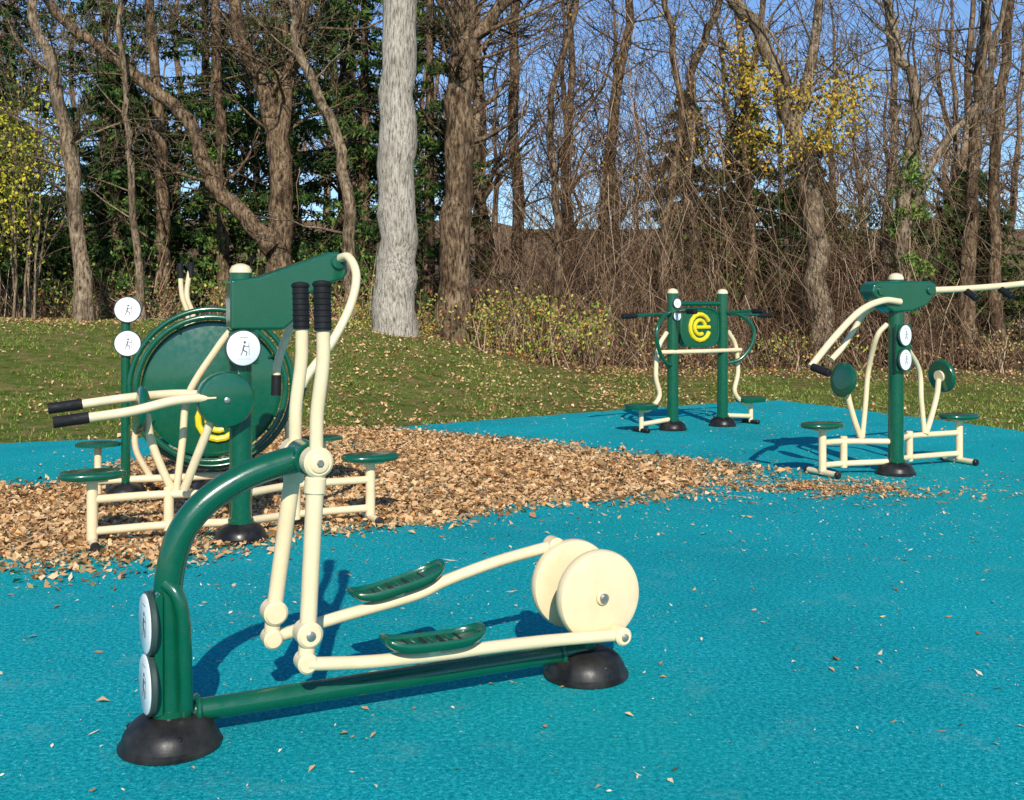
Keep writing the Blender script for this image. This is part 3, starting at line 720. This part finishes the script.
def leaf_clumps(name, centers, spread, per, size, mat, stems=True):
    C = []; acc = Acc()
    for (cx, cy, cz), s in zip(centers, spread):
        P = np.array([cx, cy, cz])+nr.normal(0, 1, (per, 3))*np.array([s, s*.7, s*.75])
        C.append(P)
        if stems:
            for q in range(7):
                gz = float(H(cx, cy)); e = P[q]
                b = np.array([cx+nr.normal(0, .1), cy+nr.normal(0, .1), gz-.05])
                midp = (b+e)/2+nr.normal(0, .1, 3)
                sweep(acc, np.array([b, midp, e]), [.014, .010, .005], 3)
    C = np.concatenate(C); C[:, 2] = np.maximum(C[:, 2], H(C[:, 0], C[:, 1])+.03)
    V2, F2 = kites(C, nr.uniform(size*.5, size*1.3, len(C)), .8, .6)
    e = empty(name, 0, 0, 0)
    obj("leaves", fast_mesh("leaves", V2, F2, mat), e)
    if stems:
        V, F = acc.get(); obj("stems", fast_mesh("stems", V, F, TWIG), e)
for k in range(14):
    xx = -14+k*2.1+nr.uniform(-.6, .6); cs = []; ss = []
    for q in range(8):
        px = xx+nr.uniform(-1.4, 1.4); py = 24.0-.12*px+nr.uniform(0, 2.2); hh = nr.uniform(.05, .65)
        cs.append((px, py, float(H(px, py))+hh)); ss.append(nr.uniform(.16, .42))
    if k % 3 == 1: leaf_clumps("shrub", cs, ss, 70, .075, SHRUBL)
    else: leaf_clumps("dry_weeds", cs, ss, 75, .07, WEEDL)
def cloud(xr, y, zr, n, s, ys=.6):
    return [(nr.uniform(*xr), y+nr.normal(0, ys), nr.uniform(*zr)) for _ in range(n)], [nr.uniform(s*.5, s) for _ in range(n)]
c, s = cloud((-.7, 1.8), 23.2, (.6, 1.6), 24, .34, .3); leaf_clumps("honeysuckle_shrub", c, s, 100, .08, SHRUBL)
c, s = cloud((-3.8, -.6), 23.8, (1.1, 1.8), 14, .28, .3); leaf_clumps("honeysuckle_shrub", c, s, 100, .075, SHRUBL)
c, s = cloud((5.1, 7.8), 24.8, (4.9, 6.9), 38, .38); leaf_clumps("climbing_vine", c, s, 80, .10, OLEAF, False)
c, s = cloud((5.0, 6.1), 24.8, (6.2, 8.0), 8, .3); leaf_clumps("climbing_vine", c, s, 40, .10, OLEAF, False)
c, s = cloud((-12.6, -10.4), 24.5, (2.6, 6.4), 38, .50); leaf_clumps("yellow_leaf_sapling", c, s, 75, .10, YLEAF, False)
c, s = cloud((8.4, 8.9), 23.9, (1.2, 4.8), 22, .18, .15); leaf_clumps("ivy", c, s, 90, .08, GLEAF, False)
c, s = cloud((-7.7, -7.2), 27.8, (1.2, 5.5), 16, .2, .15); leaf_clumps("ivy", c, s, 70, .09, GLEAF, False)
c, s = cloud((-1.0, 4.5), 26, (4.5, 9.0), 30, .42, 1.0); leaf_clumps("climbing_vine", c, s, 22, .085, OLEAF, False)
c, s = cloud((3.5, 9.5), 28, (1.0, 4.5), 30, .5, 1.5); leaf_clumps("evergreen_shrub", c, s, 70, .12, GLEAF, True)
c, s = cloud((-14, -3), 26.8, (1.2, 3.0), 36, .5, .8); leaf_clumps("evergreen_shrub", c, s, 70, .11, GLEAF, True)
acc = Acc()
for k in range(9):
    bx = nr.uniform(-12.4, -10.4); p = np.array([bx, 24.5+nr.normal(0, .3), float(H(bx, 24.5))-.1])
    limb(acc, p, np.array([nr.normal(0, .12), 0, 1.]), nr.uniform(4.5, 6.5), .035, 1, 3, [0, 9, 4], .08, .02, .005)
V, F = acc.get(); obj("sapling_stems", fast_mesh("sapling_stems", V, F, BARK_G), bpy.data.objects["yellow_leaf_sapling"])

# ------------------------------------------------------------------ light, sky, camera
d = Vector((-.18, 1.5, -1.0))
sun = bpy.data.lights.new("sun", 'SUN'); sun.energy = 5.0; sun.angle = math.radians(.53); sun.color = (1.0, .94, .83)
so = bpy.data.objects.new("sun", sun); scene.collection.objects.link(so); so.rotation_euler = d.to_track_quat('-Z', 'Y').to_euler()
so.location = (3, -20, 15)
w = bpy.data.worlds.new("World"); scene.world = w; w.use_nodes = True; nt = w.node_tree
sky = nt.nodes.new("ShaderNodeTexSky"); sky.sky_type = 'NISHITA'; sky.sun_disc = False
sky.sun_elevation = math.atan2(1, math.hypot(.18, 1.5)); sky.sun_rotation = math.atan2(.18, -1.5)
sky.air_density = 1.0; sky.dust_density = .1; sky.ozone_density = 3.0
bg = nt.nodes["Background"]; bg.inputs[1].default_value = .12
tint = mixc(nt, 1.0, sky.outputs[0], (.86, 1.02, 1.24), 'MULTIPLY')
nt.links.new(tint, bg.inputs[0])
cam = bpy.data.cameras.new("camera"); co = bpy.data.objects.new("camera", cam); scene.collection.objects.link(co)
co.location = (0, 0, 1.6); co.rotation_euler = (math.radians(90), 0, 0)
cam.lens = 38.67; cam.sensor_width = 36; cam.shift_y = -95/1024; cam.clip_end = 600
scene.camera = co
scene.view_settings.view_transform = 'Standard'; scene.view_settings.look = 'None'; scene.view_settings.exposure = 0
